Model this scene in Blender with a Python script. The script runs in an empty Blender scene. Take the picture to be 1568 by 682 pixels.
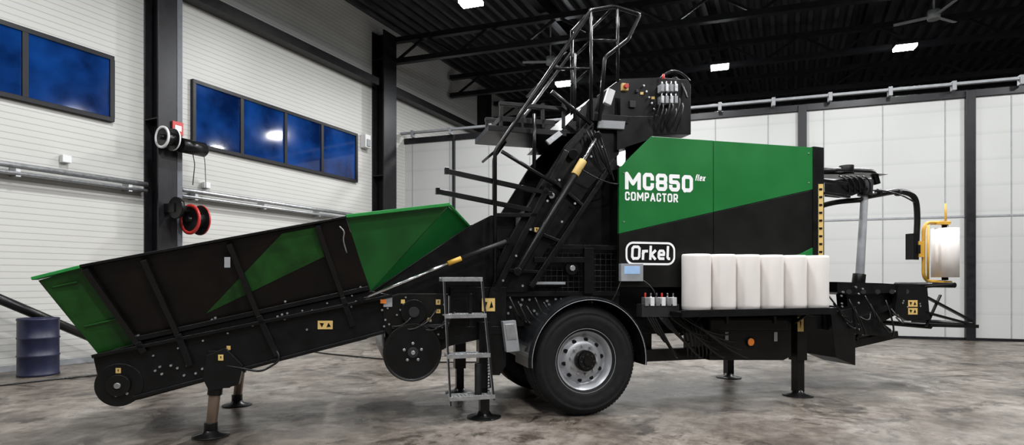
import bpy, bmesh, math, random
from mathutils import Vector, Matrix
random.seed(4)
H=1.375; F=880.0; CX=784.0; HZ=427.0     # surveyed camera height / focal / horizon

class Frame:
    """a vertical reference plane in the hall: local X along it, Y away from the room side, Z up"""
    def __init__(s,ox,oy,deg):
        s.o=Vector((ox,oy,0)); s.a=math.radians(deg)
        s.c=math.cos(s.a); s.s=math.sin(s.a)
        s.mat=Matrix.Translation(s.o)@Matrix.Rotation(s.a,4,'Z')
    def p(s,u,v,Y=0.0):
        a=(u-CX)/F; b=(HZ-v)/F
        t=(Y+(-s.s*s.o.x+s.c*s.o.y))/(-s.s*a+s.c)
        wx,wy=t*a,t
        return Vector(((wx-s.o.x)*s.c+(wy-s.o.y)*s.s, Y, H+t*b))
MF=Frame(-2.63,5.02,16.2)     # machine side
LW=Frame(-7.13,9.17,64.2)     # left wall
GF=Frame(-3.53,17.37,-18.4)   # folding door line
P=MF.p

# ---------------------------------------------------------------- materials
def mat(name,col,rough=.5,metal=0,var=.15,scale=8,bump=0,emit=None,es=0,spec=.5):
    m=bpy.data.materials.new(name); m.use_nodes=True
    n=m.node_tree.nodes; l=m.node_tree.links; b=n['Principled BSDF']
    b.inputs['Metallic'].default_value=metal
    b.inputs['Specular IOR Level'].default_value=spec
    tc=n.new('ShaderNodeTexCoord'); nz=n.new('ShaderNodeTexNoise')
    nz.inputs['Scale'].default_value=scale; nz.inputs['Detail'].default_value=6
    l.new(tc.outputs['Object'],nz.inputs['Vector'])
    r=n.new('ShaderNodeValToRGB')
    r.color_ramp.elements[0].position=.3; r.color_ramp.elements[1].position=.7
    r.color_ramp.elements[0].color=[c*(1-var) for c in col]+[1]
    r.color_ramp.elements[1].color=[min(1,c*(1+var)) for c in col]+[1]
    l.new(nz.outputs['Fac'],r.inputs['Fac']); l.new(r.outputs['Color'],b.inputs['Base Color'])
    mr=n.new('ShaderNodeMapRange'); mr.inputs['To Min'].default_value=max(0,rough-.08); mr.inputs['To Max'].default_value=min(1,rough+.08)
    l.new(nz.outputs['Fac'],mr.inputs['Value']); l.new(mr.outputs['Result'],b.inputs['Roughness'])
    if bump:
        bp=n.new('ShaderNodeBump'); bp.inputs['Strength'].default_value=bump; bp.inputs['Distance'].default_value=.01
        l.new(nz.outputs['Fac'],bp.inputs['Height']); l.new(bp.outputs['Normal'],b.inputs['Normal'])
    if emit:
        b.inputs['Emission Color'].default_value=(*emit,1); b.inputs['Emission Strength'].default_value=es
    return m
BLK=mat('black_paint',(.0045,.0045,.0047),.30,var=.3,spec=.28)
BLK2=mat('black_panel',(.0055,.0054,.005),.34,var=.35,scale=3,spec=.26)
DUL=mat('dark_steel',(.022,.022,.024),.5,.3,spec=.3)
BRN=mat('reflection_tinted_panel',(.0062,.0046,.0038),.42,var=.5,scale=4,spec=.18)  # black hopper panel; brown cast of reflections put into the colour
GRN=mat('green_paint',(.010,.130,.028),.30,var=.1,scale=2,spec=.42)
GRD=mat('dark_green_paint',(.009,.060,.008),.45,var=.4,scale=7,spec=.28)
GRM=mat('mid_green_paint',(.009,.085,.015),.42,var=.2,scale=4,spec=.3)
GRB=mat('bright_green_paint',(.018,.20,.04),.38,var=.12,spec=.35)
STL=mat('galvanised_steel',(.44,.45,.46),.38,.85,var=.2,scale=20)
CHR=mat('chrome',(.75,.75,.76),.15,1,var=.05)
ALU=mat('painted_rim',(.38,.39,.41),.4,.5,var=.08)
RUB=mat('tyre_rubber',(.0075,.0075,.008),.68,var=.3,scale=15,bump=.3,spec=.22)
HOSE=mat('hose_rubber',(.006,.006,.006),.3,spec=.4)
WHT=mat('white_plastic',(.62,.62,.62),.5,var=.03)
FILM=mat('white_film',(.70,.66,.63),.38,var=.05,scale=3,bump=.15)
INK=mat('white_lettering',(.8,.8,.8),.5,var=.02)
YEL=mat('yellow_label',(.58,.40,.13),.5,var=.1)
YLP=mat('yellow_paint',(.55,.31,.04),.45,var=.1)
ORG=mat('orange_reflector',(.75,.2,.03),.4)
RED=mat('red_paint',(.42,.025,.02),.4)
BRZ=mat('bronze_cylinder',(.22,.16,.12),.35,.7)
BLU=mat('blue_drum_paint',(.005,.007,.028),.38,var=.2)
SCR=mat('screen',(.2,.3,.45),.2,emit=(.4,.6,.9),es=.3)
GRY=mat('grey_paint',(.24,.25,.26),.5)
DGR=mat('column_bounce_grey',(.085,.09,.105),.45)  # grey paints the light bounced onto the column's side
LED=mat('lamp_led',(1,1,1),.4,emit=(.92,.97,1),es=50)
FRM=mat('window_frame',(.007,.007,.009),.4,spec=.25)
COL=mat('column_paint',(.0075,.0075,.009),.38,var=.3,spec=.3)

# ---------------------------------------------------------------- builder
class B:
    def __init__(s,name): s.name=name; s.bm=bmesh.new(); s.m=[]
    def mi(s,m):
        if m not in s.m: s.m.append(m)
        return s.m.index(m)
    def faces(s,vs,fs,m,smooth=False):
        bv=[s.bm.verts.new(v) for v in vs]; i=s.mi(m)
        for f in fs:
            try:
                fc=s.bm.faces.new([bv[k] for k in f]); fc.material_index=i; fc.smooth=smooth
            except ValueError: pass
    def plate(s,pts,vec,m,edge=None,mir=False):
        pts=[Vector(p) for p in pts]; vec=Vector(vec); n=len(pts)
        s.faces(pts+[p+vec for p in pts],[list(range(n)),list(range(2*n-1,n-1,-1))]+[[i,(i+1)%n,(i+1)%n+n,i+n] for i in range(n)],m)
        if mir:
            s.plate([(p.x,1.27-p.y,p.z) for p in pts],(vec.x,-vec.y,vec.z),m)
    def pp(s,uv,y0,y1,m,mir=False):
        """profile measured on plane y0, extruded to y1"""
        s.plate([P(u,v,y0) for u,v in uv],(0,y1-y0,0),m,mir=mir)
    def box(s,c,sz,m,rot=None):
        c=Vector(c); h=Vector(sz)/2; R=rot or Matrix.Identity(3)
        vs=[c+R@Vector((x*h.x,y*h.y,z*h.z)) for x in(-1,1) for y in(-1,1) for z in(-1,1)]
        s.faces(vs,[(0,1,3,2),(4,6,7,5),(0,4,5,1),(2,3,7,6),(0,2,6,4),(1,5,7,3)],m)
    def box2(s,a,b,m):
        a=Vector(a);b=Vector(b); d=b-a
        s.box((a+b)/2,[abs(x) for x in d],m)
    def axes(s,d):
        d=d.normalized(); up=Vector((0,1,0)) if abs(d.y)<.9 else Vector((0,0,1))
        x=d.cross(up).normalized(); return x,x.cross(d).normalized()
    def beam(s,a,b,w,h,m):
        """w in-plane width, h depth along Y"""
        a=Vector(a);b=Vector(b); x,y=s.axes(b-a); x=x*w/2; y=y*h/2
        vs=[a-x-y,a+x-y,a+x+y,a-x+y,b-x-y,b+x-y,b+x+y,b-x+y]
        s.faces(vs,[(0,1,2,3),(7,6,5,4),(0,4,5,1),(1,5,6,2),(2,6,7,3),(3,7,4,0)],m)
    def cyl(s,a,b,r,m,r2=None,seg=20):
        a=Vector(a);b=Vector(b); x,y=s.axes(b-a); r2=r if r2 is None else r2
        ra=[a+(x*math.cos(t)+y*math.sin(t))*r for t in [i*2*math.pi/seg for i in range(seg)]]
        rb=[b+(x*math.cos(t)+y*math.sin(t))*r2 for t in [i*2*math.pi/seg for i in range(seg)]]
        s.faces(ra+rb,[[i,(i+1)%seg,(i+1)%seg+seg,i+seg] for i in range(seg)],m,True)
        s.faces(ra,[list(range(seg))],m); s.faces(rb,[list(range(seg))],m)
    def tube(s,pts,r,m,fil=.06,seg=10):
        pts=[Vector(p) for p in pts]; out=[pts[0]]
        for i in range(1,len(pts)-1):
            a,b,c=pts[i-1:i+2]; f1=min(fil,(a-b).length*.45); f2=min(fil,(c-b).length*.45)
            p=b+(a-b).normalized()*f1; q=b+(c-b).normalized()*f2
            for k in range(6):
                t=k/5; out.append(p*(1-t)**2+b*2*t*(1-t)+q*t*t)
        out.append(pts[-1]); vs=[]; x=None
        for i,p in enumerate(out):
            d=(out[min(i+1,len(out)-1)]-out[max(i-1,0)])
            if d.length<1e-6: d=Vector((1,0,0))
            d.normalize()
            if x is None: x,_=s.axes(d)
            x=(x-d*x.dot(d)).normalized(); y=x.cross(d)
            vs+=[p+(x*math.cos(t)+y*math.sin(t))*r for t in [k*2*math.pi/seg for k in range(seg)]]
        n=len(out); fs=[]
        for i in range(n-1):
            for k in range(seg): fs.append([i*seg+k,i*seg+(k+1)%seg,(i+1)*seg+(k+1)%seg,(i+1)*seg+k])
        s.faces(vs,fs,m,True)
        s.faces(vs[:seg],[list(range(seg))],m); s.faces(vs[-seg:],[list(range(seg))],m)
    def sag(s,a,b,r,m,drop=.1,side=0):
        a=Vector(a);b=Vector(b); pts=[]
        for i in range(9):
            t=i/8; k=4*t*(1-t); pts.append(a.lerp(b,t)+Vector((0,-side*k,-drop*k)))
        s.tube(pts,r,m,fil=.01,seg=8)
    def lathe(s,prof,o,m,axis='Y',seg=48,a0=0,a1=360,smooth=True):
        o=Vector(o); full=abs(a1-a0)>=360; n=seg if full else seg+1; vs=[]
        for i in range(n):
            t=math.radians(a0+(a1-a0)*i/seg); c,sn=math.cos(t),math.sin(t)
            for r,h in prof:
                vs.append(o+(Vector((r*c,h,r*sn)) if axis=='Y' else Vector((r*c,r*sn,h)) if axis=='Z' else Vector((h,r*c,r*sn))))
        k=len(prof); fs=[]
        for i in range(seg):
            j=(i+1)%n
            for q in range(k-1): fs.append([i*k+q,i*k+q+1,j*k+q+1,j*k+q])
        s.faces(vs,fs,m,smooth)
    def done(s,parent=None,matrix=None,bevel=0,merge=True):
        if merge: bmesh.ops.remove_doubles(s.bm,verts=s.bm.verts,dist=1e-5)
        bmesh.ops.recalc_face_normals(s.bm,faces=s.bm.faces)
        me=bpy.data.meshes.new(s.name); s.bm.to_mesh(me); s.bm.free()
        for m in s.m: me.materials.append(m)
        ob=bpy.data.objects.new(s.name,me); bpy.context.collection.objects.link(ob)
        if parent: ob.parent=parent
        if matrix is not None: ob.matrix_world=matrix
        if bevel:
            bv=ob.modifiers.new('bevel','BEVEL'); bv.width=bevel; bv.segments=2; bv.limit_method='ANGLE'; bv.angle_limit=math.radians(50)
        return ob
def empty(name,matrix):
    e=bpy.data.objects.new(name,None); bpy.context.collection.objects.link(e); e.matrix_world=matrix; return e

# ================================================================= ROOM
m=bpy.data.materials.new('concrete_floor'); m.use_nodes=True
n=m.node_tree.nodes; l=m.node_tree.links; b=n['Principled BSDF']
tc=n.new('ShaderNodeTexCoord')
def noise(sc,det=8,ro=.6,dist=0):
    z=n.new('ShaderNodeTexNoise'); z.inputs['Scale'].default_value=sc; z.inputs['Detail'].default_value=det
    z.inputs['Roughness'].default_value=ro; z.inputs['Distortion'].default_value=dist
    l.new(tc.outputs['Object'],z.inputs['Vector']); return z
def ramp(src,stops):
    r=n.new('ShaderNodeValToRGB')
    while len(r.color_ramp.elements)<len(stops): r.color_ramp.elements.new(.5)
    for e,(p_,c_) in zip(r.color_ramp.elements,stops): e.position=p_; e.color=(*c_,1)
    l.new(src,r.inputs['Fac']); return r
big=ramp(noise(.7,10,.65,.4).outputs['Fac'],[(.35,(.085,.069,.056)),(.5,(.165,.142,.120)),(.64,(.25,.222,.195))])
sml=ramp(noise(4,10,.8).outputs['Fac'],[(.40,(.42,.39,.36)),(.58,(1,1,1))])
stn=ramp(noise(1.3,12,.74,1.2).outputs['Fac'],[(.40,(.25,.22,.20)),(.48,(1,1,1))])
def mul(a,b_):
    x=n.new('ShaderNodeMix'); x.data_type='RGBA'; x.blend_type='MULTIPLY'; x.inputs['Factor'].default_value=1
    l.new(a,x.inputs['A']); l.new(b_,x.inputs['B']); return x.outputs['Result']
l.new(mul(mul(big.outputs['Color'],sml.outputs['Color']),stn.outputs['Color']),b.inputs['Base Color'])
rr=ramp(noise(1.7,6).outputs['Fac'],[(.35,(.24,)*3),(.65,(.48,)*3)]); l.new(rr.outputs['Color'],b.inputs['Roughness'])
bp=n.new('ShaderNodeBump'); bp.inputs['Strength'].default_value=.3; bp.inputs['Distance'].default_value=.01
l.new(noise(9,8,.7).outputs['Fac'],bp.inputs['Height']); l.new(bp.outputs['Normal'],b.inputs['Normal'])
FLR=m
KE=lambda w:20+.13*w
bd=B('floor'); bd.faces([(-14,.3,0),(-14,-24,0),(KE(24)+.3,-24,0),(KE(0)+.3,.3,0)],[(0,1,2,3)],FLR)
bd.faces([(-14,.3,-.2),(-14,-24,-.2),(KE(24)+.3,-24,-.2),(KE(0)+.3,.3,-.2)],[(0,1,2,3)],FLR)
bd.done(matrix=LW.mat)

def siding(name,col,scale,axis='Z',strength=.5,dark=.8):
    m=bpy.data.materials.new(name); m.use_nodes=True
    n=m.node_tree.nodes; l=m.node_tree.links; b=n['Principled BSDF']; b.inputs['Roughness'].default_value=.42
    tc=n.new('ShaderNodeTexCoord'); w=n.new('ShaderNodeTexWave'); w.wave_type='BANDS'; w.bands_direction=axis
    w.wave_profile='SAW'; w.inputs['Scale'].default_value=scale; l.new(tc.outputs['Object'],w.inputs['Vector'])
    r=n.new('ShaderNodeValToRGB'); r.color_ramp.elements[0].position=.0; r.color_ramp.elements[0].color=[c*dark for c in col]+[1]
    r.color_ramp.elements[1].position=.16; r.color_ramp.elements[1].color=[*col,1]
    l.new(w.outputs['Fac'],r.inputs['Fac'])
    nz=n.new('ShaderNodeTexNoise'); nz.inputs['Scale'].default_value=.5; l.new(tc.outputs['Object'],nz.inputs['Vector'])
    r2=n.new('ShaderNodeValToRGB'); r2.color_ramp.elements[0].color=(.8,.8,.8,1); r2.color_ramp.elements[1].color=(1,1,1,1)
    l.new(nz.outputs['Fac'],r2.inputs['Fac'])
    x=n.new('ShaderNodeMix'); x.data_type='RGBA'; x.blend_type='MULTIPLY'; x.inputs['Factor'].default_value=1
    l.new(r.outputs['Color'],x.inputs['A']); l.new(r2.outputs['Color'],x.inputs['B']); l.new(x.outputs['Result'],b.inputs['Base Color'])
    bp=n.new('ShaderNodeBump'); bp.inputs['Strength'].default_value=strength; bp.inputs['Distance'].default_value=.01
    l.new(w.outputs['Fac'],bp.inputs['Height']); l.new(bp.outputs['Normal'],b.inputs['Normal'])
    return m
SID=siding('white_wall_siding',(.56,.555,.525),3.2,'Z',.6,.5)
SDK=siding('grey_wall_panels',(.09,.09,.09),3.2,'Z',.4,.7)
WGR=siding('dark_wall_siding',(.025,.025,.027),1.2,'X',.6,.5)
DRP=siding('door_panel_white',(.47,.475,.46),.55,'Z',.1,.9)
CZ=8.6
bd=B('wall_left'); bd.box2((-14,0,0),(20.3,.3,CZ),SID); bd.done(matrix=LW.mat)
bd=B('wall_back')
a=(20,0); bb=(KE(24),-24)
bd.faces([(a[0],a[1],0),(bb[0],bb[1],0),(bb[0],bb[1],CZ),(a[0],a[1],CZ),(a[0]+.2,a[1],0),(bb[0]+.2,bb[1],0),(bb[0]+.2,bb[1],CZ),(a[0]+.2,a[1],CZ)],
 [(0,1,2,3),(7,6,5,4),(0,4,5,1),(3,2,6,7),(0,3,7,4),(1,5,6,2)],WGR); bd.done(matrix=LW.mat)
bd=B('wall_right'); bd.box2((-14,-24.3,0),(KE(24),-24,CZ),SDK); bd.done(matrix=LW.mat)
bd=B('wall_front'); bd.box2((-14.3,-24,0),(-14,0,CZ),SDK); bd.done(matrix=LW.mat)
# corrugated ceiling, ribs along the hall
CEI=mat('ceiling_deck_steel',(.052,.052,.057),.40,.4,var=.25,scale=3)
bd=B('ceiling'); prof=[]; y=0
while y>-24:
    prof+=[(y,0),(y-.10,0),(y-.15,.14),(y-.27,.14),(y-.32,0)]; y-=.32
vs=[];fs=[]
for (yy,zz) in prof: vs+=[(-14,yy,CZ+zz),(KE(-yy),yy,CZ+zz)]
for i in range(len(prof)-1): fs.append([2*i,2*i+1,2*i+3,2*i+2])
bd.faces(vs,fs,CEI); bd.faces([(-14,0,CZ+.3),(-14,-24.2,CZ+.3),(KE(24),-24.2,CZ+.3),(20,0,CZ+.3)],[(0,1,2,3)],CEI); bd.done(matrix=LW.mat)

for px,wd in ((.5,.22),(9.0,.22),(4.7,.12)):
    w=Vector((px,14.27,0))-LW.o; yy=-w.x*LW.s+w.y*LW.c
    bd=B('roof_beam')
    bd.box2((-13,yy-wd/2,CZ-.32),(19.9,yy+wd/2,CZ-.3),COL); bd.box2((-13,yy-.03,CZ-.31),(19.9,yy+.03,CZ-.02),COL)
    bd.box2((-13,yy-wd/2,CZ-.03),(19.9,yy+wd/2,CZ-.01),COL); bd.done(matrix=LW.mat)
def truss(k,zb=7.55):
    o=LW.mat@Vector((k,0,0)); fm=Matrix.Translation((o.x,o.y,0))@Matrix.Rotation(GF.a,4,'Z')
    bd=B('roof_truss'); L=23.5; zt=CZ-.45
    bd.beam((.1,0,zb),(L,0,zb),.14,.16,COL); bd.beam((.1,0,zt),(L,0,zt),.14,.16,COL)
    x=.3; up=False
    while x<L-1.3:
        bd.beam((x,0,zb if not up else zt),(x+.95,0,zt if not up else zb),.06,.06,COL); x+=.95; up=not up
    bd.done(matrix=fm)
for k in (1.63,8.1,11.4,14.6,18): truss(k, 7.55)
def column(u,wd=.42):
    q=LW.p(u,300,-.2); bd=B('steel_column'); k=q.x
    bd.box2((k-wd/2,-.42,0),(k+wd/2,-.385,CZ-.4),COL); bd.box2((k-wd/2,-.035,0),(k+wd/2,-.002,CZ-.4),COL)
    bd.box2((k-.015,-.385,0),(k+.015,-.035,CZ-.4),COL)
    for z in (.05,4.2,7.4): bd.box2((k-wd/2,-.385,z),(k+wd/2,-.035,z+.02),COL)
    bd.done(matrix=LW.mat,bevel=.004); return k
K1=column(245,.34); K2=column(588,.56)
bd=B('steel_column'); bd.box2((13.4,-.4,0),(13.8,-.02,CZ-.3),COL); bd.done(matrix=LW.mat)
bd=B('column_lit_side'); bd.box2((K1+.19,-.40,0),(K1+.29,-.003,7.3),DGR); bd.done(matrix=LW.mat,bevel=.005)  # added grey strip, stands for bounced light on the column's right side
q=LW.p(520,97,-.3); zb=q.z
bd=B('wall_beam'); bd.box2((K1+.42,-.32,zb-.10),(K2-.35,-.02,zb+.10),COL); bd.box2((K2+.35,-.32,zb-.10),(13.3,-.02,zb+.10),COL); bd.done(matrix=LW.mat)
bd=B('baseboard_left'); bd.box2((-14,-.02,0),(8.9,-.001,.09),GRY); bd.done(matrix=LW.mat)

# windows
GLS=mat('dusk_glass',(.002,.010,.05),.05,var=.6,scale=1.2,emit=(.003,.028,.13),es=.6)
n=GLS.node_tree.nodes; l=GLS.node_tree.links
r=n.new('ShaderNodeValToRGB'); r.color_ramp.elements[0].position=.38; r.color_ramp.elements[1].position=.62
r.color_ramp.elements[0].color=(.0008,.009,.05,1); r.color_ramp.elements[1].color=(.002,.055,.25,1)
l.new([x for x in n if x.type=='TEX_NOISE'][0].outputs['Fac'],r.inputs['Fac']); l.new(r.outputs['Color'],n['Principled BSDF'].inputs['Emission Color'])
def window(name,u0,u1,vt,vb,mull):
    a=LW.p(u0,vt,-.03); c=LW.p(u1,vb,-.03)
    x0,x1=a.x,c.x; z1=a.z; z0=LW.p(u0,mull[0],-.03).z
    e=empty(name,LW.mat)
    f=B('frame'); t=.07
    f.box2((x0,-.08,z0),(x1,-.002,z0+t),FRM); f.box2((x0,-.08,z1-t),(x1,-.002,z1),FRM)
    for x in (x0,x1-t): f.box2((x,-.08,z0+t),(x+t,-.002,z1-t),FRM)
    for u in mull[1:]:
        x=LW.p(u,200,-.05).x; f.box2((x-.04,-.075,z0+t),(x+.04,-.01,z1-t),FRM)
    f.done(parent=e,bevel=.004)
    g=B('glass'); g.box2((x0+t,-.04,z0+t),(x1-t,-.03,z1-t),GLS); g.done(parent=e)
window('window_1',-130,173,-12,190,(118,38,-50))
window('window_2',293,546,121,279,(224,370,437,493))

bd=B('pipe_rail')
z=LW.p(0,250,-.18).z
for s0,s1 in ((-9,K1-.22),(K1+.42,K2-.36)):
    for vv,r in ((250,.045),(262,.03)):
        zz=LW.p(0,vv,-.18).z; bd.tube([(s0,-.18,zz),(s1,-.18,zz)],r,STL)
    bd.box2((s0,-.10,z-.13),(s1,-.003,z-.10),GRY)
    x=s0+.3
    while x<s1: bd.box2((x-.03,-.19,z-.16),(x+.03,-.003,z+.02),STL); x+=1.6
bd.done(matrix=LW.mat)
bd=B('junction_box')
for u,v in ((100,244),(315,284)):
    q=LW.p(u,v,-.05); bd.box((q.x,-.06,q.z),(.13,.1,.12),WHT)
bd.done(matrix=LW.mat,bevel=.01)
bd=B('wall_lamp'); q=LW.p(560,217,-.1); bd.box((q.x,-.1,q.z),(.22,.18,.36),WHT); bd.box((q.x,-.2,q.z-.05),(.14,.03,.2),GRY); bd.done(matrix=LW.mat,bevel=.02)
bd=B('exit_sign'); q=LW.p(272,197,-.45); bd.box((q.x,-.45,q.z),(.20,.03,.24),RED); bd.box((q.x,-.47,q.z),(.12,.01,.10),INK); bd.done(matrix=LW.mat,bevel=.004)
bd=B('brace_pipe'); bd.tube([LW.p(-120,408,-.35),LW.p(215,549,-.35)],.07,BLK); bd.done(matrix=LW.mat)
def reel(e,u,v,R,mdisc,mcore,Y):
    q=LW.p(u,v,Y)
    e.lathe([(0,-.10),(R,-.10),(R,-.085),(R*.6,-.08),(R*.6,.08),(R,.085),(R,.10),(0,.10)],q,mcore,'X',32,smooth=False)
    for s_ in (-.1,.1):
        e.lathe([(R*.8,s_-.012),(R*1.02,s_-.012),(R*1.02,s_+.012),(R*.8,s_+.012),(R*.8,s_-.012)],q,mdisc,'X',32)
    for i in range(3):
        t=i*1.047; e.beam(q+Vector((.11,R*.9*math.cos(t),R*.9*math.sin(t))),q+Vector((.11,-R*.9*math.cos(t),-R*.9*math.sin(t))),.02,.02,DUL)
    e.cyl(q-Vector((.16,0,0)),q+Vector((.2,0,0)),.05,BLK)
    return q
e=B('cable_reel'); q0=reel(e,257,212,.19,WHT,HOSE,-.66)
q=LW.p(303,228,-.66); e.cyl(q-Vector((.34,0,0)),q+Vector((.12,0,0)),.13,BLK); e.cyl(q+Vector((.12,0,0)),q+Vector((.16,0,0)),.09,DUL)
e.tube([q+Vector((-.1,0,-.1)),Vector((q.x-.06,-.66,q.z-.3)),Vector((q.x-.1,-.66,q.z-.68))],.008,HOSE); e.tube([q+Vector((.1,0,0)),Vector((q.x+.14,-.66,q.z-.2)),Vector((q.x+.16,-.66,q.z-.7))],.006,HOSE)
e.box2((q0.x-.04,-.66,q0.z-.05),(q0.x+.04,-.425,q0.z+.05),BLK); e.done(matrix=LW.mat)
e=B('hose_reel'); q0=reel(e,299,337,.27,RED,HOSE,-.70)
q=LW.p(268,318,-.70); e.cyl(q,q+Vector((.06,0,0)),.19,BLK); e.box2((q.x,-.70,q.z-.05),(q0.x,-.62,q.z+.05),BLK); e.box2((q.x-.02,-.70,q.z-.08),(q.x+.08,-.425,q.z+.08),BLK); e.done(matrix=LW.mat)

# folding door partition
e=empty('door_1',GF.mat); DH=5.55
X0=GF.p(618,213,0).x; X1=19.0
posts=[GF.p(u,300,0).x for u in (612,1228,1484)]+[X1]
pn=B('panels'); pn.box2((X0,0,.06),(X1,.09,DH-.1),DRP)
x=X0+.3
while x<X1:
    pn.box2((x-.01,-.010,.06),(x+.01,0,DH-.12),GRY); x+=1.22
z=GF.p(1500,331,0).z; pn.box2((X0,-.015,z-.02),(X1,0,z+.02),GRY)
pn.done(parent=e)
fr=B('frame')
fr.box2((X0,-.05,DH-.14),(X1,.1,DH+.02),COL); fr.box2((X0,-.03,0),(X1,.1,.06),COL)
for x in posts: fr.box2((x-.09,-.10,0),(x+.09,.1,DH),COL)
xq=GF.p(696,300).x; fr.box2((xq-.03,-.1,0),(xq+.03,.1,DH),COL)
fr.done(parent=e,bevel=.005)
rl=B('top_rail'); rl.box2((X0,-.22,DH+.11),(X1,-.12,DH+.17),GRY); x=X0+.4
while x<X1: rl.box2((x-.04,-.24,DH+.0),(x+.04,-.1,DH+.20),GRY); x+=1.22
rl.done(parent=e,bevel=.004)

# lamps hung under the trusses
LZ=7.3
base=Vector((1.57,17.44)); ra=Vector((4.24,-1.37)); rb=Vector((-2.45,-5.14))
for r in range(0,5):
    for c in range(-1,4):
        p=base+ra*c+rb*r
        w=Vector((p.x,p.y,0))-LW.o; yy=-w.x*LW.s+w.y*LW.c; kk=w.x*LW.c+w.y*LW.s
        if not(-22.5<yy<-1.5 and -13<kk<19): continue
        e=empty('high_bay_lamp',Matrix.Translation((p.x,p.y,LZ))@Matrix.Rotation(GF.a,4,'Z'))
        x=B('housing'); x.box((0,0,.06),(.5,.34,.08),DUL); x.box((0,0,.14),(.3,.2,.1),DUL)
        for i in range(7): x.box((-.21+i*.07,0,.13),(.012,.3,.08),DUL)
        x.cyl((0,0,.18),(0,0,CZ-LZ-.005),.012,DUL); x.done(parent=e,bevel=.004)
        x=B('led_panel'); x.box((0,0,-.01),(.46,.3,.07),LED); x.done(parent=e)
        ld=bpy.data.lights.new('lamp_light','AREA'); ld.shape='RECTANGLE'; ld.size=.5; ld.size_y=.35
        ld.energy={0:260,1:330,2:330,3:270,4:120}[r]; ld.color=(.985,.99,1)
        lo=bpy.data.objects.new('lamp_light',ld); bpy.context.collection.objects.link(lo); lo.parent=e; lo.location=(0,0,-.06)
def fan(u,v,z=8.0,ph=0):
    d=(z-H)*F/(HZ-v); x=(u-CX)/F*d
    bd=B('ceiling_fan'); bd.cyl((0,0,-.12),(0,0,.08),.12,GRY); bd.cyl((0,0,.08),(0,0,CZ-z-.005),.02,GRY)
    for i in range(3):
        R=Matrix.Rotation(ph+i*2.094,3,'Z'); bd.box(R@Vector((.42,0,-.05)),(.66,.10,.012),GRY,R@Matrix.Rotation(.2,3,'X'))
    bd.done(matrix=Matrix.Translation((x,d,z)))
fan(1430,22,7.25,.4); fan(843,92,7.25,1.0)

e=B('steel_drum')
d=H*F/(575-HZ+4); xx=(37-CX)/F*d
e.lathe([(0,0),(.235,0),(.25,.015),(.24,.03),(.24,.27),(.252,.285),(.24,.3),(.24,.52),(.252,.535),(.24,.55),(.24,.78),(.25,.80),(.24,.815),(.225,.79),(0,.79)],(0,0,0),BLU,'Z',32)
e.cyl((.1,0,.79),(.1,0,.81),.03,DUL); e.done(matrix=Matrix.Translation((xx,d+.24,0)))
bd=B('floor_cable')
def fl(u,v): d=H*F/(v-HZ); return Vector(((u-CX)/F*d,d,.013))
bd.tube([fl(-60,599),fl(0,592),fl(70,584),fl(150,576)],.012,HOSE,fil=.3); bd.tube([fl(440,534),fl(500,543),fl(560,549),fl(640,556),fl(760,556)],.012,HOSE,fil=.3)
bd.done()

# ================================================================= MACHINE
ME=empty('bale_compactor',MF.mat)
W=1.27
h=B('infeed_hopper')
T=-.26
tp=lambda u,v:P(u,v,T); bt=lambda u,v:P(u,v,0)
h.plate([tp(125,410),tp(530,335),bt(567,447),bt(205,527)],(0,.03,0),BRN,mir=True)
h.plate([tp(58,430),tp(125,410),bt(205,527),bt(150,541)],(0,.03,0),GRD,mir=True)
h.beam(tp(52,427),tp(125,409),.025,.09,GRB); h.beam(tp(125,408),tp(530,333),.022,.08,BLK)
A1=tp(530,334); A2=tp(686,316); A3=bt(567,447); A4=P(718,346,.12)
h.plate([A1,A2,A3],(0,.025,0),GRM,mir=True); h.plate([A2+Vector((.002,0,0)),A4,A3],(0,.02,0),GRN,mir=True)
h.beam(tp(530,332),tp(688,314),.03,.10,GRB)
h.beam(P(688,314,T),P(718,346,.12),.02,.03,GRB)
b0=bt(150,541);b1=bt(567,447)
h.plate([b0,b1,Vector((b1.x,W,b1.z)),Vector((b0.x,W,b0.z))],(0,0,-.03),BLK)
a0=tp(60,431)
h.plate([b0,a0,Vector((a0.x,W-T,a0.z)),Vector((b0.x,W,b0.z))],(.03,0,0),GRD)
h.done(parent=ME,bevel=.004)
def onp(u,v):   # point on the flared side panel plane
    o=tp(125,410); n_=(tp(530,335)-o).cross(bt(205,527)-o).normalized()
    a=P(u,v,0); b_=P(u,v,-1); d=b_-a; t=(o-a).dot(n_)/d.dot(n_); return a+d*t
h=B('hopper_green_flash')
h.plate([onp(315,481),onp(432,358),onp(484,348),onp(497,393)],(0,-.006,0),GRD)
h.done(parent=ME)
h=B('hopper_ribs')
for (a,b_) in (((133,412),(212,524)),((222,398),(274,512)),((352,374),(397,484)),((486,346),(525,456))):
    h.beam(onp(*a)+Vector((0,-.03,0)),onp(*b_)+Vector((0,-.03,0)),.045,.06,BLK)
for (a,b_) in (((274,512),(292,560)),((397,484),(425,545)),((525,456),(540,500)),((212,524),(222,540))):
    h.beam(P(*a,-.035),P(*b_,-.035),.05,.07,BLK)
h.beam(onp(205,520)+Vector((0,-.02,0)),onp(565,441)+Vector((0,-.02,0)),.04,.05,BLK)
for (a,b_) in (((82,440),(120,432)),((130,500),(188,487))):
    h.beam(onp(*a)+Vector((0,-.012,0)),onp(*b_)+Vector((0,-.012,0)),.014,.02,GRD)
h.tube([onp(520,348)+Vector((0,-.07,0)),onp(528,356)+Vector((0,-.08,0)),onp(525,368)+Vector((0,-.08,0)),onp(531,388)+Vector((0,-.06,0))],.006,STL)
h.done(parent=ME,bevel=.004)
h=B('infeed_chassis')
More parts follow.
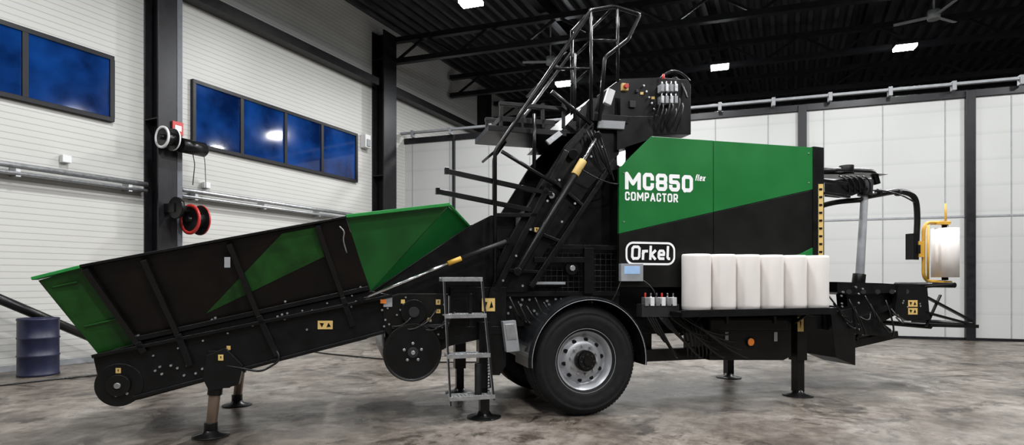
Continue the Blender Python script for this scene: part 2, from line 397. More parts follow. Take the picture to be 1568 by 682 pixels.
h.pp([(142,545),(205,527),(330,497),(567,446),(600,452),(600,502),(560,520),(420,556),(215,612),(180,619),(160,606),(152,590)],-.02,.04,BLK,mir=True)
q=P(182,590,-.03); h.cyl(q,(q.x,W+.03,q.z),.18,BLK,seg=40); h.cyl(q-Vector((0,.03,0)),q,.09,BLK2,seg=24); h.cyl(q-Vector((0,.045,0)),q,.025,STL)
h.beam(P(142,546,-.04),P(600,453,-.04),.03,.06,BLK)
h.beam(P(205,609,-.03),P(590,508,-.03),.03,.05,BLK)
for u,v in ((300,580),(420,545),(540,510)):
    q=P(u,v,.05); h.box2((q.x-.05,.05,q.z-.03),(q.x+.05,W-.05,q.z+.05),BLK)
h.pp([(316,545),(345,533),(372,560),(365,590),(320,600),(310,580)],-.07,.04,BLK)
h.done(parent=ME,bevel=.004)
def foot(b,X,Y,r=.14):
    b.lathe([(0,0),(r,0),(r,.012),(r*.45,.03),(r*.3,.07),(0,.07)],(X,Y,0),BLK,'Z',28)
h=B('infeed_legs')
for Y in (0,W):
    t0=Vector((.04,Y,.46)); f0=Vector((0,Y,.06))
    foot(h,0,Y,.15); h.cyl(f0,t0,.043,BRZ,.05); h.cyl((f0.lerp(t0,.75)),t0+Vector((.01,0,.12)),.06,BLK); h.cyl((0,Y,.05),(0,Y,.12),.055,BLK)
    h.box2((-.01,Y-.05,.42),(.16,Y+.05,.75),BLK)
h.box2((.02,.05,.6),(.1,W-.05,.68),BLK)
h.tube([P(345,560,-.06),P(400,570,-.08),P(430,552,-.08),P(420,530,-.05)],.01,HOSE)
h.done(parent=ME,bevel=.003)

h=B('conveyor_housing')
h.pp([(569,447),(718,347),(752,330),(790,330),(790,440),(760,452),(600,455)],.10,.13,BLK,mir=True)
h.pp([(585,458),(612,450),(684,450),(684,520),(600,520),(588,505)],-.04,W+.04,BLK2)
h.pp([(600,505),(690,500),(735,500),(735,520),(690,530),(660,545),(600,530)],.0,W,BLK)
q=P(632,540,-.10); h.cyl(q,(q.x,W+.1,q.z),.27,BLK,seg=48)
h.lathe([(.25,0),(.27,-.012),(.275,0),(.27,.02)],q,BLK2,'Y',48)
for i in range(5):
    t=i*1.2566+.3; c=q+Vector((.085*math.cos(t),0,.085*math.sin(t))); h.cyl(c,c-Vector((0,.012,0)),.014,STL,seg=10)
h.cyl(q,q-Vector((0,.025,0)),.05,DUL); h.cyl(q,q-Vector((0,.035,0)),.02,STL)
q2=P(633,478,-.05); h.cyl(q2,q2-Vector((0,.04,0)),.12,BLK,seg=30); h.cyl(q2,q2-Vector((0,.06,0)),.05,DUL)
h.box2(P(587,455,-.06),P(600,470,0),GRY)
h.beam(P(600,502,-.06),P(684,498,-.06),.025,.03,DUL); h.beam(P(684,450,-.05),P(684,520,-.05),.03,.03,BLK)
for i in range(5): h.sag(P(600+i*14,500,-.06),P(640+i*14,470+(i*17)%30,-.05),.009,HOSE,.06,.05)
h.done(parent=ME,bevel=.004)

h=B('lift_cylinder')
h.cyl(P(558,457,-.14),P(700,398,-.14),.014,CHR); h.cyl(P(686,404,-.14),P(706,396,-.14),.024,YLP); h.cyl(P(706,396,-.14),P(775,370,-.14),.022,DUL)
h.cyl(P(553,459,-.16),P(553,459,-.02),.03,BLK); h.cyl(P(778,369,-.16),P(778,369,.12),.03,BLK)
h.done(parent=ME)

h=B('main_frame')
xa=P(590,500,.1).x; xb=P(1290,500,.1).x
for y0,y1 in ((.14,.26),(W-.26,W-.14)):
    h.box2((xa,y0,.76),(xb,y1,.92),BLK)
for x in (3.0,3.8,4.6,5.4,6.2): h.box2((x-.05,.2,.78),(x+.05,W-.2,.9),BLK)
h.box2(P(990,536,.05),(P(1090,548,.05).x,.14,P(1090,550,.05).z),BLK)
xw=3.43
h.cyl((xw,.05,.555),(xw,W-.05,.555),.07,DUL); h.box2((xw-.3,.12,.50),(xw+.3,.24,.78),BLK); h.box2((xw-.3,W-.24,.5),(xw+.3,W-.12,.78),BLK)
h.box2((xw-.55,.2,.55),(xw+1.0,W-.2,.80),BLK)
h.box2((P(770,500,.2).x,.25,.80),(P(1275,500,.2).x,W-.25,1.28),BLK)
h.done(parent=ME,bevel=.005)

def wheel(name,Y,sgn):
    e=bpy.data.objects.new(name,None); bpy.context.collection.objects.link(e); e.parent=ME; e.location=(xw,Y,.555)
    if sgn<0: e.rotation_euler=(0,0,math.pi)
    t=B('tyre')
    t.lathe([(.295,.06),(.315,.035),(.33,.03),(.345,.018),(.36,.022),(.40,.0),(.45,.002),(.47,.012),(.475,.006),(.49,.014),(.515,.03),(.538,.06),(.55,.085)],(0,0,0),RUB,'Y',72)
    pr=[(.55,.085)]
    for g in (.13,.19,.25,.31): pr+=[(.556,g-.012),(.54,g-.008),(.54,g+.008),(.556,g+.012)]
    pr+=[(.55,.36),(.53,.40),(.48,.44),(.40,.445),(.295,.40)]
    t.lathe(pr,(0,0,0),RUB,'Y',72,smooth=False)
    for i in range(90):
        a=i*2*math.pi/90
        for g in (.10,.345):
            c=Vector((.547*math.cos(a),g,.547*math.sin(a))); t.box(c,(.012,.045,.026),RUB,Matrix.Rotation(-a,3,'Y'))
    t.done(parent=e)
    r=B('rim')
    r.lathe([(.30,.10),(.305,.05),(.322,.03),(.328,.04),(.322,.045),(.31,.055),(.285,.065),(.275,.09),(.262,.10),(.255,.13),(.245,.15),(.225,.145),(.20,.115),(.175,.10),(.15,.095),(.0,.095)],(0,0,0),ALU,'Y',64)
    for i in range(10):
        a=i*2*math.pi/10+.15; c=Vector((.205*math.cos(a),.118,.205*math.sin(a)))
        r.cyl(c+Vector((0,.02,0)),c-Vector((0,.008,0)),.021,BLK,seg=14)
        c=Vector((.145*math.cos(a+.3),.095,.145*math.sin(a+.3))); r.cyl(c,c-Vector((0,.03,0)),.014,STL,seg=6)
    r.cyl((0,.1,0),(0,.03,0),.105,BLK,seg=32); r.cyl((0,.04,0),(0,.0,0),.085,BLK2,seg=24); r.cyl((0,.0,0),(0,-.02,0),.045,BLK,seg=6)
    for i in range(8):
        a=i*.785; r.cyl((.068*math.cos(a),.01,.068*math.sin(a)),(.068*math.cos(a),-.008,.068*math.sin(a)),.01,DUL,seg=6)
    r.done(parent=e)
wheel('wheel_near',-.30,1); wheel('wheel_far',W+.30,-1)
h=B('fenders')
FEN=mat('fender_black',(.008,.0085,.0095),.2,var=.1,spec=.4)
INN=mat('fender_underside',(.004,.004,.004),.9,spec=.05)
for y0,y1 in ((-.33,.16),(W-.16,W+.33)):
    o_=(xw+.02,0,.56)
    h.lathe([(.607,y0),(.622,y0),(.637,y0+.03),(.637,y1-.03),(.622,y1),(.607,y1)],o_,FEN,'Y',64,-6,184,smooth=False)
    h.lathe([(.6065,y1),(.6065,y0)],o_,INN,'Y',64,-6,184)
    yy=y0 if y0<0 else y1
    h.lathe([(.604,yy-.004),(.609,yy-.006),(.609,yy),(.604,yy+.001)],o_,GRY,'Y',48,-6,184)
    for a in (20,90,160):
        a=math.radians(a); ym=(y0+y1)/2; h.cyl((xw+.02+.60*math.cos(a),ym,.56+.60*math.sin(a)),(xw+.02+.45*math.cos(a),.25 if y0<0 else W-.25,.6+.35*math.sin(a)),.015,BLK)
h.done(parent=ME)

h=B('chamber_body')
body=[(997,209),(1247,226),(1247,478),(1052,478),(1052,440),(948,440),(948,258)]
h.pp(body,0,W,BLK2)
h.pp([(1246,224),(1262,226),(1262,480),(1246,480)],-.05,.08,BLK,mir=True)
h.pp([(822,318),(945,228),(948,440),(768,440),(768,420)],.22,W-.22,BLK)
h.done(parent=ME,bevel=.006)
def diag(u): return 358+(u-948)*(290-358)/(1245-948)
h=B('side_cover')
h.pp([(997,209),(1092,215.4),(1092,diag(1092)),(948,358),(948,258)],-.035,-.001,GRN)
h.pp([(1093,215.6),(1245,226),(1245,290),(1093,diag(1093))],-.035,-.001,GRN)
h.pp([(948,359),(1092,diag(1092)+1),(1092,440),(948,440)],-.035,-.001,BLK2)
h.pp([(1093,diag(1093)+1),(1245,291),(1245,378),(1212,395),(1093,395)],-.035,-.001,BLK2)
h.pp([(1245,379),(1245,395),(1213,395)],-.035,-.001,GRN)
h.pp([(1093,396),(1245,396),(1245,476),(1093,476)],-.03,-.001,BLK)
h.done(parent=ME,bevel=.002)
# lettering, bold stroke font
LP=[(.15,.5),(0,.62),(0,.88),(.15,1),(.85,1),(1,.88),(1,.62),(.85,.5),(.15,.5),(0,.38),(0,.12),(.15,0),(.85,0),(1,.12),(1,.38),(.85,.5)]
OO=[(.2,0),(0,.14),(0,.86),(.2,1),(.8,1),(1,.86),(1,.14),(.8,0),(.2,0)]
GL={'M':(.86,[[(0,0),(0,1),(.5,.3),(1,1),(1,0)]]),
'C':(.62,[[(1,.74),(1,.86),(.8,1),(.2,1),(0,.86),(0,.14),(.2,0),(.8,0),(1,.14),(1,.26)]]),
'8':(.64,[LP]),'5':(.62,[[(.95,1),(0,1),(0,.56),(.8,.56),(1,.42),(1,.14),(.8,0),(.2,0),(0,.12),(0,.2)]]),
'0':(.64,[OO]),'O':(.66,[OO]),
'P':(.60,[[(0,0),(0,1),(.8,1),(1,.88),(1,.55),(.8,.42),(0,.42)]]),
'A':(.70,[[(0,0),(.5,1),(1,0)],[(.2,.27),(.8,.27)]]),
'T':(.58,[[(0,1),(1,1)],[(.5,1),(.5,0)]]),
'R':(.62,[[(0,0),(0,1),(.8,1),(1,.88),(1,.55),(.8,.42),(0,.42)],[(.5,.42),(1,0)]]),
'r':(.42,[[(0,0),(0,.62)],[(0,.45),(.35,.64),(1,.64)]]),
'k':(.50,[[(0,0),(0,1)],[(.95,.66),(.2,.35),(1,0)]]),
'e':(.54,[[(0,.34),(1,.34),(1,.52),(.8,.68),(.2,.68),(0,.52),(0,.14),(.2,0),(.9,0)]]),
'l':(.28,[[(0,1),(0,.12),(.6,0),(1,0)]]),
'f':(.36,[[(1,1),(.6,1),(.35,.85),(.35,0)],[(0,.64),(1,.64)]]),
'x':(.50,[[(0,0),(1,.66)],[(0,.66),(1,0)]])}
def text(name,s_,u0,u1,vb,vt,t,gap=.10,Y=-.0375,shear=0):
    a=P(u0,vb,Y); x1=P(u1,vb,Y).x; hh=P(u0,vt,Y).z-a.z
    tot=sum(GL[c][0] for c in s_)+gap*(len(s_)-1); sx=(x1-a.x)/tot; x=0; h=B(name); tt=t*hh
    z_=0
    for c in s_:
        w_,pl=GL[c]; ww=w_*sx
        for p_ in pl:
            q=[]
            for (px,py) in p_:
                zz=tt/2+py*(hh-tt); q.append(Vector((a.x+x*sx+tt/2+px*(ww-tt)+shear*zz,0,a.z+zz)))
            for i,v_ in enumerate(q):
                z_+=1; yy=Y-.00002*z_
                cl=[v_+Vector((math.cos(k*math.pi/7)*tt/2,0,math.sin(k*math.pi/7)*tt/2)) for k in range(14)]
                if 0<i<len(q)-1 or t<.19: h.faces([(k.x,yy,k.z) for k in cl],[list(range(14))],INK)
                if i<len(q)-1:
                    d=(q[i+1]-v_).normalized(); nn=Vector((-d.z,0,d.x))*tt/2
                    e0=d*tt/2 if i==0 and t>=.19 else Vector(); e1=d*tt/2 if i==len(q)-2 and t>=.19 else Vector()
                    h.faces([(k.x,yy-.00001,k.z) for k in (v_-e0-nn,q[i+1]+e1-nn,q[i+1]+e1+nn,v_-e0+nn)],[(0,1,2,3)],INK)
        x+=w_+gap
    h.done(parent=ME,merge=False)
text('model_lettering','MC850',957,1061,290,263,.225)
text('small_lettering','flex',1064,1079,277,267,.17,shear=.25)
text('type_lettering','COMPACTOR',957,1038,307,293.5,.19,gap=.14)
text('maker_lettering','Orkel',966,1026,398,376,.19,gap=.10,shear=.05)
h=B('maker_badge')
a=P(958,406,-.04); b_=P(1034,371,-.04)
def rr_(x0,z0,x1,z1,r):
    o=[]
    for cx,cz,s0 in ((x1-r,z1-r,0),(x0+r,z1-r,90),(x0+r,z0+r,180),(x1-r,z0+r,270)):
        for i in range(7):
            t=math.radians(s0+i*15); o.append((cx+r*math.cos(t),cz+r*math.sin(t)))
    return o
zt=P(958,370,-.04).z
o1=rr_(a.x,a.z,b_.x,zt,.09); o2=rr_(a.x+.022,a.z+.022,b_.x-.022,zt-.022,.07); k=len(o1)
vs=[(x,-.038,z) for x,z in o1]+[(x,-.038,z) for x,z in o2]
h.faces(vs,[[i,(i+1)%k,(i+1)%k+k,i+k] for i in range(k)],INK); h.done(parent=ME)

# ---- elevator
h=B('elevator_frame')
h.pp([(752,448),(764,395),(800,330),(866,222),(905,182),(948,182),(948,236),(905,285),(818,412),(806,448)],.02,.06,BLK,mir=True)
h.pp([(770,440),(870,250),(940,200),(940,250),(830,430)],.2,W-.2,BLK2)
for a,b_,w_ in (((758,446),(866,232),.06),((866,232),(905,188),.06),((812,440),(940,246),.05),((760,330),(822,330),.04),((900,180),(960,185),.08)):
    h.beam(P(*a,-.01),P(*b_,-.01),w_,.07,BLK)
for t in (0.15,.45,.8):
    a=P(758+108*t,446-214*t,-.01); b_=P(812+100*t,440-155*t,-.01); h.beam(a,b_,.03,.05,BLK)
h.cyl(P(793,416,-.11),P(880,268,-.11),.036,BLK); h.cyl(P(880,268,-.11),P(893,246,-.11),.042,YEL); h.cyl(P(893,246,-.11),P(915,208,-.11),.02,CHR)
h.cyl(P(793,416,-.14),P(793,416,.05),.04,BLK); h.cyl(P(915,208,-.14),P(915,208,.05),.04,BLK)
h.cyl(P(878,236,-.06),P(878,236,.0),.05,BLK); h.cyl(P(845,300,-.04),P(845,300,.0),.03,STL)
for a,b_ in (((682,262),(846,298)),((668,293),(812,322))):
    h.beam(P(*a,-.02),P(*b_,-.02),.045,.05,BLK); h.box(P(a[0]+2,a[1],-.02),(.04,.06,.06),BLK)
for i in range(4): h.sag(P(898+i*6,200,-.08),P(925+i*5,250+i*9,-.03),.009,HOSE,.05,.04)
h.done(parent=ME,bevel=.004)

h=B('access_railing')
YF=.42
def both(pts,r,Ys=(-.1,YF),m=BLK):
    base=[P(u,v,-.1) for u,v in pts]
    for Y in Ys: h.tube([(p.x,Y,p.z) for p in base],r,m,fil=.04)
    return base
both([(758,432),(758,232),(905,16),(940,10),(980,22),(962,60),(926,88),(918,185)],.020,(-.1,))
both([(776,300),(776,226),(905,50)],.016,(YF,))
both([(905,14),(905,185)],.018); both([(946,12),(946,125)],.016,(-.1,)); both([(880,82),(880,185)],.016,(-.1,))
both([(845,140),(905,190)],.022,(-.1,)); both([(818,175),(818,258)],.020,(-.1,)); both([(768,232),(850,282)],.020,(-.1,))
both([(845,105),(905,105)],.014,(-.1,)); both([(905,62),(946,62)],.014,(-.1,))
for u,v in ((905,16),(940,10),(905,62),(905,105),(758,232),(831,124)):
    p=P(u,v,-.1); h.tube([(p.x,-.1,p.z),(p.x,YF,p.z)],.014,BLK)
h.done(parent=ME)
h=B('service_platform')
for (a,b_) in (((748,196),(868,196)),((765,182),(850,182))):
    p=P(*a,-.02); q=P(*b_,-.02); h.box2((p.x,-.02,p.z-.025),(q.x,.6,p.z+.03),BLK)
p=P(765,158,-.02); q=P(868,158,-.02)
for y in (0,.6): h.box2((p.x,y-.025,p.z-.02),(q.x,y+.025,p.z+.02),BLK)
for u in (768,800,832,864):
    p=P(u,158,-.02);q=P(u,196,-.02); h.beam((p.x,0,p.z),(p.x,0,q.z),.03,.04,BLK); h.beam((p.x,.6,p.z),(p.x,.6,q.z),.03,.04,BLK)
h.pp([(855,205),(905,150),(948,150),(948,205)],.08,W-.1,BLK)
h.beam(P(936,138,-.03),P(929,160,-.03),.08,.05,WHT)
h.pp([(918,184),(958,186),(956,198),(916,196)],-.06,-.02,GRY)
h.pp([(836,215),(856,200),(862,206),(842,222)],-.03,.0,STL)
h.done(parent=ME,bevel=.004)

h=B('control_cabinet')
h.pp([(950,121),(1008,119),(1052,122),(1058,130),(1058,206),(962,206),(950,180)],.0,.6,BLK)
h.pp([(945,178),(1000,178),(1000,212),(945,230)],-.03,.5,BLK)
q=P(956,134,-.01); h.box(q,(.075,.05,.075),YEL); h.cyl(q-Vector((0,.02,0)),q-Vector((0,.06,0)),.025,RED)
for u,v,s_ in ((968,160,.07),(985,185,.05),(975,140,.03)):
    q=P(u,v,-.01); h.box(q,(s_,.03,s_),DUL)
for i in range(4):
    for j in range(2):
        q=P(1012+i*7,136+j*18,-.05); h.box(q,(.035,.08,.08),STL if (i+j)%2 else GRY); h.cyl(q+Vector((0,-.02,.03)),q+Vector((0,-.02,.07)),.010,CHR,seg=10)
q=P(1016,121,-.04); h.cyl(q,q+Vector((0,0,.05)),.014,RED,seg=10)
for i in range(8):
    a=P(1010+i*5,150+(i%3)*8,-.07); b_=P(1000+i*5,194+(i%2)*8,-.03); h.sag(a,b_,.009,HOSE,-.02,.05)
for i in range(6):
    q=P(985+i*4,132+i*9,-.015); h.cyl(q,q-Vector((0,.02,0)),.012,STL,seg=8)
h.sag(P(1010,121,.05),P(1056,124,.05),.012,HOSE,-.10); h.sag(P(1030,121,.1),P(1052,150,-.05),.012,HOSE,-.08)
h.done(parent=ME,bevel=.003)

h=B('engine_bay')
z0=P(770,450,.08).z; z1=P(770,378,.08).z; x0=P(765,400,.08).x; x1=P(944,400,.08).x
for i in range(22):
    x=x0+(x1-x0)*i/21; h.box2((x-.003,.08,z0),(x+.003,.086,z1),DUL)
for i in range(9):
    z=z0+(z1-z0)*i/8; h.box2((x0,.08,z-.003),(x1,.086,z+.003),DUL)
h.box2((x0-.02,.04,z1-.02),(x1+.02,.1,z1+.03),BLK); h.box2((x0-.02,.04,z0-.03),(x1+.02,.1,z0+.02),BLK)
h.pp([(770,452),(948,452),(948,500),(770,500)],.10,.3,BLK2)
q=P(876,411,.03); h.cyl(q,q+Vector((0,.05,0)),.07,BLK); h.cyl(q-Vector((0,.02,0)),q,.03,STL,seg=10)
h.pp([(818,394),(905,394),(905,402),(818,402)],.0,.06,BLK); h.pp([(895,380),(910,380),(910,450),(895,450)],.0,.05,BLK)
h.pp([(812,432),(866,432),(866,436),(812,436)],.0,.07,GRY)
h.pp([(983,466),(1040,466),(1040,486),(983,486)],-.16,-.04,DUL)
for i in range(6):
    q=P(988+i*8.5,462,-.13); h.box(q,(.045,.08,.09),WHT if i%2 else STL); h.cyl(q+Vector((0,0,.04)),q+Vector((0,0,.09)),.010,RED if i in(0,3) else CHR,seg=10)
for i in range(16):
    a=P(986+i*4,478,-.12); b_=P(1010+i*9,512+(i%4)*12,-.02-.01*i%3); h.sag(a,b_,.011,HOSE,.08,.08)
for i in range(12):
    a=P(780+i*13,455+(i*7)%20,-.02); b_=P(800+i*14,490+(i*11)%20,.04); h.sag(a,b_,.010,HOSE,.05,.05)
for i in range(7):
    a=P(1040+i*5,490,-.06); b_=P(1052+i*6,548,-.02); h.sag(a,b_,.012,HOSE,.02,.06)
h.sag(P(985,430,-.06),P(1010,470,-.12),.007,HOSE,-.03,.05); h.sag(P(952,425,-.06),P(930,470,-.02),.007,HOSE,.02,.03); h.sag(P(888,258,-.13),P(948,282,-.02),.008,HOSE,.05,.05)
h.pp([(951,404),(985,404),(985,431),(951,431)],-.09,-.036,GRY); h.pp([(956,408),(980,408),(980,420),(956,420)],-.093,-.088,SCR)
h.done(parent=ME,bevel=.003)

h=B('access_steps')
Y=-.16
for a,b_ in (((680,430),(690,622)),((738,430),(756,612))):
    h.beam(P(*a,Y),P(*b_,Y),.014,.05,DUL); h.beam(P(a[0]-1.5,a[1],Y-.027),P(b_[0]-1.5,b_[1],Y-.027),.006,.004,STL)
for v,ul,ur in ((428,676,738),(484,680,744),(545,684,750),(609,688,757)):
    a=P(ul,v,Y); b_=P(ur,v,Y); z=(a.z+P(ur,v,Y).z)/2
    h.box2((a.x,Y-.03,z-.02),(b_.x,Y-.024,z+.02),STL); h.box2((a.x,Y+.13,z-.02),(b_.x,Y+.136,z+.02),STL)
    for i in range(12):
        x=a.x+(b_.x-a.x)*(i+.5)/12; h.box2((x-.003,Y-.024,z),(x+.003,Y+.13,z+.015),STL)
    for i in range(5): h.box2((a.x,Y+i*.028,z+.002),(b_.x,Y+.003+i*.028,z+.012),STL)
h.beam(P(720,450,Y+.02),P(720,500,Y+.02),.03,.03,BLK)
h.done(parent=ME,bevel=.001)

h=B('support_legs')
Xm=2.45
for Y in (0,W):
    h.box2((Xm-.045,Y-.045,.06),(Xm+.045,Y+.045,.80),BLK); foot(h,Xm,Y,.17); h.box2((Xm-.065,Y-.065,.30),(Xm+.065,Y+.065,.95),BLK)
    Xr=6.24
    h.box2((Xr-.05,Y-.05,.05),(Xr+.05,Y+.05,.6),BLK); h.box2((Xr-.07,Y-.07,.42),(Xr+.07,Y+.07,1.0),BLK); foot(h,Xr,Y,.17)
h.cyl((Xm-.08,-.09,.20),(Xm-.08,-.09,.55),.035,DUL)
for i in range(14): h.cyl((Xm+.03,-.07,.25+i*.03),(Xm+.03,-.055,.262+i*.03),.012,STL,seg=8)
h.pp([(690,440),(775,440),(775,500),(690,500)],.0,.10,BLK)
h.pp([(752,440),(775,440),(775,560),(765,575),(745,575),(745,470)],-.04,.06,BLK)
h.pp([(770,493),(790,491),(796,538),(776,540)],-.12,-.04,GRY); h.pp([(773,497),(787,496),(791,520),(777,521)],-.125,-.12,STL)
h.pp([(735,500),(770,500),(770,512),(735,512)],-.05,.2,BLK)
h.done(parent=ME,bevel=.004)

h=B('film_shelf')
sx0=P(1042,477,-.36).x; sx1=P(1279,477,-.36).x; zs=P(1160,475,-.34).z
h.box2((sx0,-.38,zs-.05),(sx1,-.04,zs-.005),BLK); h.box2((sx0,-.385,zs-.06),(sx1,-.37,zs+.015),BLK)
for x in (sx0+.3,sx1-.3): h.beam((x,-.3,zs-.04),(x,.1,zs-.28),.03,.03,BLK)
h.pp([(1272,480),(1310,470),(1310,560),(1280,548)],.02,.5,BLK)
h.done(parent=ME,bevel=.004)
h=B('tool_box'); h.pp([(1086,488),(1212,488),(1212,546),(1200,552),(1086,552)],-.06,.45,BLK2)
h.pp([(1088,490),(1206,490),(1206,505),(1088,505)],-.075,-.058,BLK)
q=P(1149,524,-.07); h.cyl(q,q-Vector((0,.015,0)),.045,ORG,seg=28); h.lathe([(.045,-.018),(.055,-.018),(.055,.01)],q,BLK,'Y',28)
for u in (1113,1186): q=P(u,490,-.08); h.box(q,(.03,.03,.09),DUL)
h.done(parent=ME,bevel=.006)

h=B('wrapping_table')
h.pp([(1282,432),(1350,434),(1416,438),(1416,446),(1300,452),(1282,448)],.10,1.1,BLK)
h.pp([(1296,450),(1400,446),(1412,462),(1380,478),(1340,500),(1300,492)],.18,.34,BLK); h.pp([(1296,450),(1400,446),(1412,462),(1380,478),(1340,500),(1300,492)],.9,1.05,BLK)
h.beam(P(1290,500,.15),P(1405,452,.15),.05,.06,BLK); h.beam(P(1290,530,.2),P(1370,512,.2),.09,.10,BLK)
h.beam(P(1310,520,.15),P(1345,470,.15),.04,.05,BLK)
h.pp([(1262,478),(1300,482),(1345,490),(1365,505),(1362,516),(1310,512),(1262,505)],.1,1.0,BLK)
h.pp([(1376,436),(1420,440),(1424,490),(1390,492),(1370,480)],.08,.14,BLK)
for Y in (.1,.95):
    h.beam(P(1415,440,Y),P(1462,436,Y),.025,.04,BLK); h.beam(P(1418,455,Y),P(1488,492,Y),.028,.04,BLK); h.beam(P(1415,478,Y),P(1490,498,Y),.03,.04,BLK); h.beam(P(1422,498,Y),P(1496,500,Y),.045,.05,BLK)
    h.beam(P(1440,452,Y),P(1418,500,Y),.02,.03,BLK)
for u,v in ((1490,498),(1425,500),(1462,437)):
    p=P(u,v,.1); h.cyl((p.x,.1,p.z),(p.x,.95,p.z),.035,BLK)
for i in range(14):
    a=P(1268+i*8,452+(i*13)%45,.05); b_=P(1290+i*7,478+(i*7)%40,.02); h.sag(a,b_,.010,HOSE,.06,.05)
for i in range(5): h.cyl(P(1300+i*22,447,.08),P(1300+i*22,447,.12),.03,DUL)
h.done(parent=ME,bevel=.004)
h=B('wrapping_arm')
Y=.55
h.cyl(P(1316,430,Y),P(1324,296,Y),.055,GRY,.045); h.cyl(P(1314,436,Y),P(1316,420,Y),.08,BLK)
h.box2(P(1284,262,Y-.12),P(1336,272,Y+.12)+Vector((0,.24,0)),BLK)
h.pp([(1283,275),(1318,272),(1330,290),(1305,300),(1283,298)],Y-.1,Y+.12,BLK)
h.cyl(P(1296,268,Y),P(1296,254,Y),.09,BLK); h.cyl(P(1324,300,Y),P(1326,276,Y),.09,DUL)
h.tube([P(1255,262,Y),P(1300,262,Y),P(1338,264,Y),P(1343,282,Y)],.045,BLK,fil=.1)
h.beam(P(1250,276,.3),P(1295,282,.3),.04,.05,BLK); h.beam(P(1262,296,.3),P(1300,302,.3),.03,.05,BLK)
h.tube([P(1322,302,Y),P(1345,298,Y),P(1378,292,Y),P(1402,300,Y),P(1405,330,Y),P(1402,398,Y)],.038,BLK,fil=.18,seg=14)
h.box(P(1396,378,Y),(.08,.12,.36),BLK)
h.tube([P(1322,306,Y),(P(1300,306,Y).x,Y+.25,P(1300,306,Y).z),(P(1272,322,Y).x,Y+.45,P(1280,318,Y).z),(P(1262,340,Y).x,Y+.5,P(1268,350,Y).z),(P(1262,400,Y).x,Y+.5,P(1262,400,Y).z)],.035,BLK,fil=.15,seg=12)
for i in range(5): h.sag(P(1284+i*9,270,Y-.12),P(1300+i*8,294,Y-.1),.010,HOSE,-.03,.05)
h.sag(P(1330,292,Y-.05),P(1400,310,Y-.05),.010,HOSE,-.05,.02)
for u in (1345,1375): 
    q=P(u,295,Y); h.cyl(q-Vector((.02,0,0)),q+Vector((.02,0,0)),.05,DUL)
h.done(parent=ME,bevel=.003)
h=B('film_dispenser')
h.tube([P(1448,312,Y),P(1448,342,Y)],.014,YLP); h.tube([P(1454,341,Y),P(1420,341,Y),P(1414,350,Y),P(1414,422,Y),P(1420,431,Y),P(1456,433,Y)],.024,YLP,fil=.05)
h.box(P(1406,382,Y),(.11,.10,.22),YLP); h.box(P(1406,382,Y-.06),(.05,.03,.12),BLK)
h.tube([P(1421,345,Y-.08),P(1421,428,Y-.08)],.016,YLP); h.box(P(1440,343,Y),(.2,.14,.025),YLP); h.box(P(1440,432,Y),(.22,.14,.025),YLP)
a=P(1447,425,Y); b_=P(1447,350,Y); h.cyl(a,b_,.165,FILM,seg=40); h.cyl(a-Vector((0,0,.04)),b_+Vector((0,0,.05)),.04,BLK)
h.done(parent=ME)

h=B('warning_labels')
def lab(u,v,w_,hh,Y,m=YEL,dots=True):
    h.pp([(u-w_/2,v-hh/2),(u+w_/2,v-hh/2),(u+w_/2,v+hh/2),(u-w_/2,v+hh/2)],Y-.004,Y,m)
    if dots and w_>6:
        k=2 if w_>10 else 1
        for i in range(k):
            uu=u+(i-(k-1)/2)*w_*.45; s1=1 if i else -1
            h.pp([(uu-w_*.14,v+s1*hh*.25),(uu+w_*.14,v+s1*hh*.20),(uu,v-s1*hh*.28)],Y-.007,Y-.0045,BLK)
for u,v,w_,hh,Y in ((498,498,23,13,-.024),(748,467,20,20,-.045),(749,527,8,18,-.045),(671,463,7,8,-.045),(671,477,7,6,-.045),(657,490,7,6,-.045),(338,548,8,9,-.075),(350,533,6,6,-.03),(181,568,8,8,-.035),(1226,497,9,22,-.075),(1398,465,14,10,.075),(1398,477,14,10,.075),(822,352,7,7,-.04),(617,462,6,6,-.045),(983,143,5,4,-.005),(1000,150,5,4,-.005)): lab(u,v,w_,hh,Y)
lab(1257,338,7,112,-.052,YEL,False)
for i in range(9): lab(1257,290+i*12,4.5,3,-.058,BLK,False)
for uv,m_ in (((348,402),GRY),((587,462),ORG)): lab(*uv,9,16 if m_==GRY else 6,-.30 if m_==GRY else -.07,m_,False)
for u in (1113,1188): lab(u,516,5,14,-.064,GRY,False)
h.done(parent=ME)
h=B('bolts')
def bo(u,v,Y,r=.011): 
    q=P(u,v,Y); h.cyl(q+Vector((0,.01,0)),q-Vector((0,.012,0)),r,STL,seg=8)
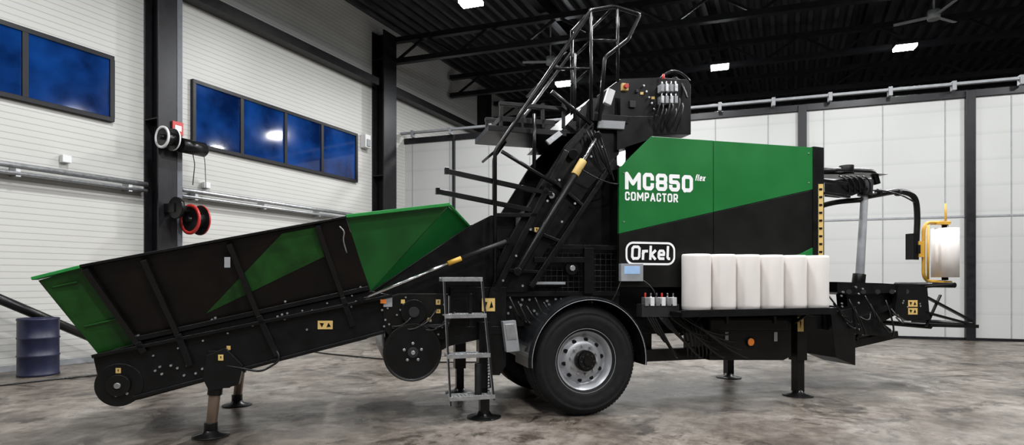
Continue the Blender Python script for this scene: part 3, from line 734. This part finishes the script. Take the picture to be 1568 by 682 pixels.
for u,v in ((168,583),(178,606),(195,603),(168,600),(192,578),(238,568),(248,573),(262,560),(272,564),(282,575),(287,560),(245,562),(545,462),(538,470),(552,440),(545,425),(585,475),(590,490),(588,500),(410,520),(425,485),(432,482),(440,480),(437,462),(325,490),(330,487),(436,489),(322,494),(210,520),(212,514),(470,505),(478,476),(530,470),(310,565),(300,572)): bo(u,v,-.03,.010)
for i in range(9): bo(235+i*38,545-i*11.5,-.03,.008)
for u,v in ((770,430),(790,392),(812,352),(838,308),(856,276),(880,232),(905,240),(922,225),(800,438),(860,340),(880,312)): bo(u,v,-.045,.012)
for u,v in ((955,265),(955,340),(955,420),(1238,235),(1238,280)): bo(u,v,-.036,.006)
for i in range(26):
    bo(random.uniform(770,940),random.uniform(455,495),.09,.014)
for i in range(22): bo(random.uniform(592,680),random.uniform(455,515),-.045,.009)
for i in range(18): bo(random.uniform(1284,1410),random.uniform(436,505),.09,.012)
h.done(parent=ME)

# spare film rolls standing on the shelf
for i in range(6):
    x=P(1066,475,-.2).x+i*.3105
    r=B('stretch_film_roll'); R=.152; Hh=.60
    r.lathe([(.04,0),(R-.02,0),(R-.004,.012),(R,.05),(R-.002,.3),(R,Hh-.03),(R-.003,Hh-.008),(R-.012,Hh),(.042,Hh),(.038,Hh-.02),(.038,.02),(.04,0)],(0,0,0),FILM,'Z',40)
    r.done(matrix=MF.mat@Matrix.Translation((x,-.2,zs)))

# ================================================================= light, camera
w=bpy.data.worlds.new('hall_ambient'); bpy.context.scene.world=w; w.use_nodes=True
w.node_tree.nodes['Background'].inputs['Color'].default_value=(.6,.7,.9,1); w.node_tree.nodes['Background'].inputs['Strength'].default_value=.05
cam=bpy.data.cameras.new('camera'); co=bpy.data.objects.new('camera',cam); bpy.context.collection.objects.link(co)
co.location=(0,0,H); co.rotation_euler=(math.pi/2,0,0); cam.sensor_width=36; cam.lens=F/1568*36; cam.shift_y=(HZ-341)/1568
cam.clip_end=200
bpy.context.scene.camera=co
bpy.context.scene.view_settings.view_transform='Standard'
